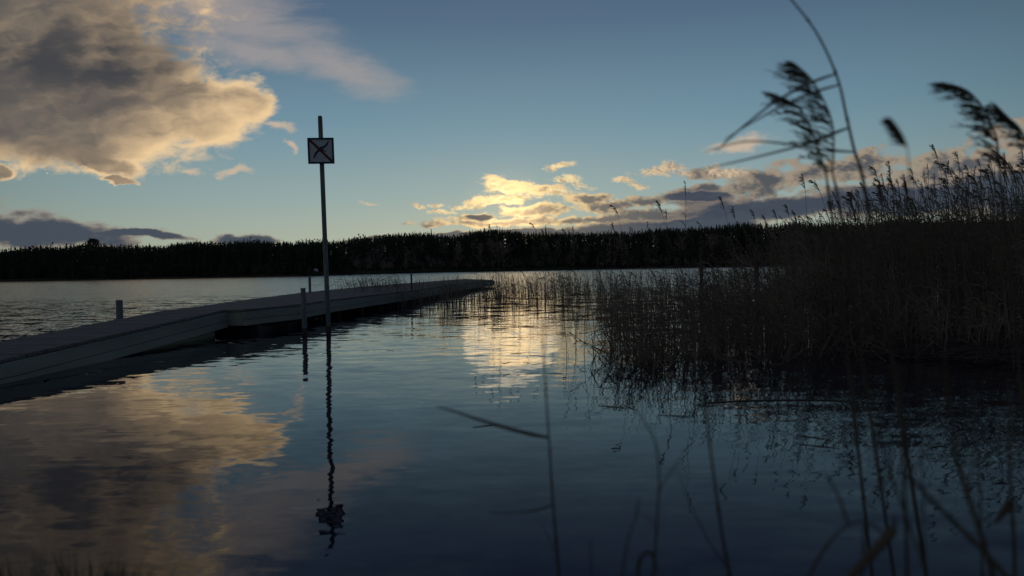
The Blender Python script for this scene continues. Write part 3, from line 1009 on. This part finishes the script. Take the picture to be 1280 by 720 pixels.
# litter of flattened reeds at the right
mb = MB()
for k in range(1500):
    px = rr_.uniform(1060, 1500); Y = lerp_tab([(1060, 8.2), (1280, 7.1), (1500, 6.6)], px) + rr_.uniform(-.1, 3.4) ** 1.0; u = colu(px)
    a = rr_.gauss(0, .5); L_ = rr_.uniform(.2, .7); c = Vector((u * Y, Y, rr_.uniform(.0, .13) * min(1, (px - 1060) / 120)))
    d = Vector((math.cos(a), math.sin(a), rr_.gauss(0, .12))) * L_ / 2
    mb.tube([c - d, c + Vector((0, 0, .02)), c + d], [.004, .0045, .003], 3, cap=False)
tag(mb.build('reed_litter', M_leaf), 'mat of fallen reed stalks floating at the foot of the bed on the right', 'reed litter', kind='stuff')

# countable plumed reeds: tips placed one by one
protos = []
for v in range(20):
    o = empty('reed'); a, b, c = MB(), MB(), MB()
    rg = random.Random(100 + v)
    stalk(a, b, c, (0, 0, 0), 2.0, rg, .0045, 4, Vector((rg.uniform(-.35, .02), rg.uniform(-.15, .15), 0)), True, 5, 22, .085, 6, .0055, 5)
    a.build('stem', M_straw, o); b.build('foliage', M_leaf, o); c.build('plume', M_plume, o)
    tipz = max(q[2] for q in c.v); tipx = [q[0] for q in c.v if q[2] == tipz][0]
    protos.append([o, tipx, tipz, False])


def place_reed(px, py, Y, label, group=None, v=None):
    v = rr_.randrange(20) if v is None else v; pr = protos[v]
    t = at(px, py, Y); s = t.z / pr[2]
    o = pr[0] if not pr[3] else copy_tree(pr[0]); pr[3] = True
    o.scale = (s, s, s); o.rotation_euler = (0, 0, rr_.gauss(0, .22))
    o.location = (t.x - pr[1] * s, Y, 0)
    tag(o, label, 'reed', group)
    return o


def reed_words(px):
    w_ = 'behind the arching near stalk' if px < 1100 else ('beneath the small detached-looking tuft' if px < 1170 else
                                                          'beneath the near plumes at the right edge')
    return 'brown plumed reed in the tall crowd ' + w_, 'tall plumed reeds ' + w_

for k in range(34):
    px = rr_.uniform(585, 960)
    place_reed(px, rr_.uniform(276, 318), rr_.uniform(13, 20), 'short plumed reed tip seen against the dark far shore, left of the tall crowd',
               'short plumed reeds before the far shore')
for px, py, Y in ((1003, 216, 9.6), (1018, 222, 7.9), (1162, 181, 6.6), (1115, 198, 6.9), (1090, 206, 7.2), (1108, 214, 7.0), (1186, 190, 6.5),
                  (1158, 205, 6.8), (1252, 184, 6.0), (1266, 196, 6.2), (1137, 215, 7.0), (1040, 238, 7.6), (1055, 240, 7.8), (1210, 200, 6.6),
                  (1230, 205, 6.4), (1275, 210, 6.1), (1290, 190, 6.0), (1078, 226, 7.1), (1128, 228, 7.3), (1175, 222, 6.9), (1222, 214, 6.5)):
    Y = 2.8 + Y if Y < 9 else Y
    place_reed(px, py, Y, *reed_words(px))
for i in range(165):
    px = rr_.uniform(1000, 1320); Y = front_y(px) + rr_.uniform(-.5, 4)
    place_reed(px, lerp_tab([(1000, 268), (1060, 240), (1120, 214), (1200, 200), (1320, 184)], px) + rr_.uniform(-6, 46), Y, *reed_words(px))
for px, py, Y, lab in ((897, 246, 9, 'reed with drooping plume above the treeline, between the slender tallest reed and tall crowd'),
                       (853, 226, 9.5, 'slender reed reaching highest above the treeline left of the bed'),
                       (762, 256, 12, 'slim reed whose small plume stands alone above the treeline left of the bed')):
    place_reed(px, py, Y, lab)
ORD = ['leftmost', 'second from left', 'third from left', 'fourth from left', 'fifth from left', 'sixth from left', 'seventh from left',
       'seventh from right', 'sixth from right', 'fifth from right', 'fourth from right', 'third from right', 'second from right', 'rightmost']
for q_, (px, py, Y) in enumerate(sorted(((916, 257, 9.5), (821, 249, 11), (832, 262, 12), (939, 262, 9), (952, 268, 10), (965, 262, 9), (980, 255, 8.6), (990, 262, 9),
                  (873, 276, 11), (808, 276, 13), (788, 282, 14), (842, 285, 12), (860, 290, 10), (926, 280, 9)))):
    place_reed(px, py, Y, ORD[q_] + ' of the fourteen slim plumed reeds before the treeline mid bed', 'slim reeds over the middle of the bed')

# ---------------------------------------------------------------- foreground reeds and grasses, traced one by one
def trace(pts, Y, Y2=None):
    m = len(pts); Y2 = Y if Y2 is None else Y2
    base = [at(px, py, Y + (Y2 - Y) * k / (m - 1)) for k, (px, py) in enumerate(pts)]
    # smooth with a Catmull-Rom curve
    out = []
    for k in range(m - 1):
        p0, p1, p2, p3 = base[max(k - 1, 0)], base[k], base[k + 1], base[min(k + 2, m - 1)]
        for j in range(5):
            t = j / 5
            out.append(.5 * ((2 * p1) + (p2 - p0) * t + (2 * p0 - 5 * p1 + 4 * p2 - p3) * t * t + (3 * p1 - p0 - 3 * p2 + p3) * t ** 3))
    out.append(base[-1]); return out


def shift(pts, o): return [p - o for p in pts]


def fg_reed(name, cat, label, stem, Y, r0, r1, leaves=(), plumes=(), Y2=None, twigs=(), ground_z=.02, mm=None):
    """stem from bottom to top, in photograph positions; continued down to the ground"""
    S_ = trace(stem, Y, Y2)
    d = (S_[0] - S_[3]); d = d / max(1e-6, abs(d.z)) if d.z < 0 else Vector((0, 0, -1))
    d.x = max(-.25, min(.25, d.x)); d.y = max(-.1, min(.1, d.y))
    if S_[0].z > ground_z:
        h = S_[0].z - ground_z
        base = S_[0] + Vector((d.x, d.y, -1)) * h; S_ = [base, base.lerp(S_[0], .5)] + S_
    o = empty(name, S_[0]); tag(o, label, cat)
    mb = MB(); n = len(S_); T_, Q_ = [], []
    for k in range(n):
        rk = r0 + (r1 - r0) * k / (n - 1); T_.append(S_[k]); Q_.append(rk)
        if k % 6 == 3 and k < n - 1:          # a joint with its sheath
            dd = S_[k + 1] - S_[k]; l = dd.length
            for f_, m_ in ((min(.4, .004 / l), 1.0), (min(.5, .007 / l), 1.45), (min(.6, .011 / l), 1.4), (min(.75, .03 / l), 1.1)):
                T_.append(S_[k] + dd * f_); Q_.append(rk * m_)
    mb.tube(shift(T_, S_[0]), Q_, 8); mb.build('stem', mm or M_stalk, o, smooth_=True)
    for lf_ in leaves:
        pts, w = lf_[0], lf_[1]; T = trace(pts, lf_[2] if len(lf_) > 2 else Y, lf_[3] if len(lf_) > 3 else None)
        mb = MB(); m = len(T)
        mb.blade(shift(T, S_[0]), [w * (.55 + 1.3 * min(k / (m - 1) * 2, .35)) * (1 - k / (m - 1)) ** .6 + .0008 for k in range(m)])
        mb.build('leaf', M_stalk, o)
    for tw in twigs:
        T = trace(tw[0], Y, tw[2] if len(tw) > 2 else None); mb = MB(); m = len(T)
        mb.tube(shift(T, S_[0]), [tw[1] * (1 - .7 * k / (m - 1)) for k in range(m)], 6); mb.build('twig', M_stalk, o)
    for ax_, n_, L_ in plumes:
        mb = MB(); T = shift(trace(ax_, Y2 or Y), S_[0])
        rg = random.Random(int(ax_[0][0]))
        mb.tube(T, [.0006 + .0014 * k / (len(T) - 1) for k in range(len(T))], 5)
        plume(mb, T, 0, rg, n_, L_, 6, 1.15, .0032, .05)
        mb.build('plume', M_plume, o)
    return o


fg_reed('reed', 'reed', 'tall bare arching stalk with long windblown leaves, cut by the top edge at right',
        [(1098, 340), (1090, 290), (1078, 220), (1068, 188), (1058, 145), (1046, 95), (1020, 40), (985, -5), (960, -30)], 1.45, .0042, .0014,
        leaves=[([(1046, 92), (1010, 105), (965, 130), (914, 171), (895, 190)], .0062),
                ([(1049, 106), (1015, 116), (977, 133), (935, 156), (905, 175)], .0055),
                ([(1060, 160), (1030, 171), (997, 183), (930, 200), (862, 215)], .007),
                ([(1068, 190), (1030, 187), (985, 180), (931, 177), (880, 190)], .0062)])
fg_reed('reed', 'reed', 'large blurred drooping plume in front of the arching stalk, uppermost of the near plumes',
        [(1062, 340), (1050, 260), (1041, 217)], 1.5, .0036, .0022,
        plumes=[([(993, 79), (1006, 90), (1018, 104), (1035, 137), (1042, 167), (1041, 217)], 62, .078)])
fg_reed('reed', 'reed', 'large blurred plume with its tip bent far left, overlapping the uppermost near plume',
        [(1048, 340), (1040, 270), (1031, 208)], 1.55, .0036, .0022,
        plumes=[([(966, 117), (983, 124), (1000, 135), (1013, 158), (1022, 182), (1031, 212)], 44, .066)])
fg_reed('reed', 'reed', 'blurred drooping plume curving over to the left near the right edge',
        [(1262, 340), (1252, 240), (1246, 172)], 1.6, .0034, .002,
        plumes=[([(1178, 104), (1195, 107), (1212, 115), (1228, 133), (1239, 154), (1246, 174), (1247, 205)], 64, .074)])
fg_reed('reed', 'reed', 'blurred plume leaning out over the right edge of the picture',
        [(1310, 340), (1300, 240), (1290, 190)], 1.6, .0034, .002,
        plumes=[([(1247, 133), (1260, 146), (1276, 162), (1290, 190)], 52, .06)])
fg_reed('reed', 'reed', 'small detached-looking blurred tuft against clear sky between the larger near plumes',
        [(1142, 320), (1139, 250), (1134, 182)], 1.05, .0012, .0007,
        plumes=[([(1114, 149), (1121, 158), (1128, 170), (1133, 183)], 60, .022)])
fg_reed('grass_stalk', 'grass stalk', 'thin upright stalk rising through the bottom centre with a long curved leaf to its left',
        [(699, 730), (697, 700), (693, 650), (690, 610), (687, 560), (683, 500), (680, 450), (677, 400), (674, 372)], 1.35, .0031, .0009,
        leaves=[([(686, 547), (660, 542), (630, 534), (600, 525), (570, 515), (545, 508)], .0085, 1.35, 1.3),
                ([(691, 631), (670, 638), (640, 641), (610, 640)], .004)],
        twigs=[([(693, 690), (686, 672), (676, 655)], .0012)])
fg_reed('grass_stalk', 'grass stalk', 'slanting bare stalk right of the bottom centre reaching up to the reed clump',
        [(914, 730), (903, 670), (893, 600), (884, 530), (877, 470), (872, 420)], 1.2, .0034, .0010,
        twigs=[([(908, 708), (888, 680), (862, 628), (846, 585)], .0016)])
fg_reed('grass_stalk', 'grass stalk', 'faint forked stalk between the two long bottom stalks',
        [(815, 730), (819, 690), (822, 640), (824, 600), (820, 556), (806, 528), (788, 505), (770, 478)], 1.15, .0023, .0007,
        twigs=[([(824, 612), (840, 588), (858, 560)], .0014), ([(820, 660), (810, 648), (800, 640)], .001)])
fg_reed('grass_stalk', 'grass stalk', 'short curled seed stalk at the bottom edge left of the forked stalk',
        [(776, 730), (782, 690), (788, 665), (795, 648)], 1.1, .0018, .001,
        leaves=[([(797, 725), (800, 700), (812, 690), (820, 706), (822, 722)], .007), ([(795, 648), (796, 640), (799, 620)], .004)])
fg_reed('grass_stalk', 'grass stalk', 'short straight stub of stalk at the bottom edge, right of the curved-leaf stalk',
        [(739, 730), (739, 700), (738, 674)], 1.1, .0014, .001)
fg_reed('reed_stub', 'reed stub', 'thick snapped reed stub slanting up at the bottom right',
        [(1050, 735), (1075, 708), (1100, 682), (1117, 660)], .95, .0052, .0072,
        leaves=[([(1117, 660), (1119, 650), (1114, 648)], .008)], mm=M_leaf)
fg_reed('grass_stalk', 'grass stalk', 'blurred upright stalk with many crossing side twigs at the lower right',
        [(1134, 730), (1133, 680), (1131, 620), (1128, 560), (1126, 500), (1124, 455)], 1.0, .0032, .0014,
        twigs=[([(1131, 640), (1112, 590), (1100, 545), (1093, 515)], .002), ([(1131, 600), (1150, 575), (1170, 545)], .0018),
               ([(1129, 590), (1105, 600), (1075, 635)], .0016), ([(1132, 645), (1148, 690), (1162, 730)], .0022)])
fg_reed('grass_stalk', 'grass stalk', 'thick blurred stalk curving up at the lower right, left of the right-edge stalk',
        [(1245, 735), (1236, 700), (1222, 655), (1205, 605), (1193, 560), (1187, 510), (1180, 440)], .95, .0044, .002,
        twigs=[([(1210, 620), (1216, 570), (1210, 520)], .0018)])
fg_reed('grass_stalk', 'grass stalk', 'long blurred stalk lying low across the bottom right corner',
        [(1270, 735), (1235, 695), (1190, 650), (1155, 615), (1135, 590)], .9, .0044, .002)
fg_reed('grass_stalk', 'grass stalk', 'arched blurred blade bowing over at the bottom, left of the snapped stub',
        [(1005, 735), (1022, 700), (1045, 668), (1068, 653), (1090, 655), (1108, 675)], 1.0, .0026, .0012,
        leaves=[([(1060, 655), (1048, 620), (1030, 590)], .005)])
fg_reed('grass_stalk', 'grass stalk', 'upright blurred stalk just left of the snapped stub',
        [(1076, 735), (1079, 700), (1080, 665), (1082, 650)], 1.0, .0024, .0014)
fg_reed('grass_stalk', 'grass stalk', 'blurred stalk along the right edge in front of the rock',
        [(1268, 735), (1268, 690), (1264, 620), (1261, 560), (1262, 490)], 1.1, .0032, .0016,
        leaves=[([(1266, 625), (1255, 640), (1242, 655)], .016)])
fg_reed('grass_stalk', 'grass stalk', 'fine blurred stalk between the twiggy stalk and the thick curved stalk',
        [(1228, 735), (1226, 650), (1222, 570), (1215, 480)], 1.15, .002, .001)

# near shore under the camera and on the right
mb = MB(); gx = [-14 + i * .5 for i in range(61)]; gy = [-12, -6, -2, 0, .8, 1.3, 1.7, 2.0, 2.4]
for x in gx:
    e = .25 * noise.noise(Vector((x * .6, 0, 1))) + (max(0, x - 2.3) * .5 if x > 2.3 else 0) + (-.2 if -4 < x < 2 else 0)
    for j, y in enumerate(gy):
        yy_ = y + (e if j > 3 else 0); h = (.5, .4, .3, .16, .09, .04, -.01, -.08, -.3)[j]
        mb.v.append((x, yy_, h + .03 * noise.noise(Vector((x * 2, y * 2, 5)))))
m = len(gy)
for i in range(len(gx) - 1):
    for j in range(m - 1):
        q = i * m + j; mb.f.append((q, q + m, q + m + 1, q + 1))
tag(mb.build('shore', M_bank, smooth_=True), kind='structure')
mb = MB(); rg = random.Random(9)
for k in range(80):
    px = rg.choice([rg.gauss(40, 30), rg.gauss(110, 22), rg.uniform(-60, 170)]); Yg = rg.uniform(1.35, 1.6)
    b = at(px, 720, Yg); b.z = .02; Hh = (at(px, rg.uniform(690, 722), Yg).z - b.z)
    lx = rg.gauss(0, .07); pts = [b + Vector((lx * t * t, .02 * t, Hh * t)) for t in (0, .3, .6, .85, 1)]
    mb.blade(pts, [.005, .005, .004, .0025, .0005])
tag(mb.build('shore_grass', M_grass), 'green grass blades at the bottom left corner of the shore', 'grass', kind='stuff')

# floating bits
o = empty('floating_reed', at(995, 501, 5.2)); o.location.z = .004
tag(o, 'long thin reed stalk floating flat on open water below the dense reeds', 'floating reed')
mb = MB(); c0 = o.location.copy(); P0 = [on_plane(q, r_, .004) - c0 for q, r_ in ((884, 503), (930, 500.5), (985, 499.5), (1050, 500.5), (1112, 504))]
mb.tube(P0, [.004, .0045, .0045, .004, .002], 6); mb.build('stem', M_straw, o, smooth_=True)
mb = MB()
for k in range(160):
    px = rg.uniform(600, 1300); u = colu(px); Y = rg.uniform(4.2, 16) if px < 760 else rg.uniform(4.0, 8.6); a = rg.gauss(0, .6); l = rg.uniform(.02, .12)
    if rg.random() > .35 and Y < 7: continue
    c = Vector((u * Y, Y, .003)); d = Vector((math.cos(a), math.sin(a), 0)) * l
    mb.tube([c - d, c + Vector((0, .004, 0)), c + d], [.002, .0028, .0015], 4, cap=False)
tag(mb.build('floating_litter', M_leaf), 'scattered broken reed bits floating on the water around the bed', 'reed litter', kind='stuff')
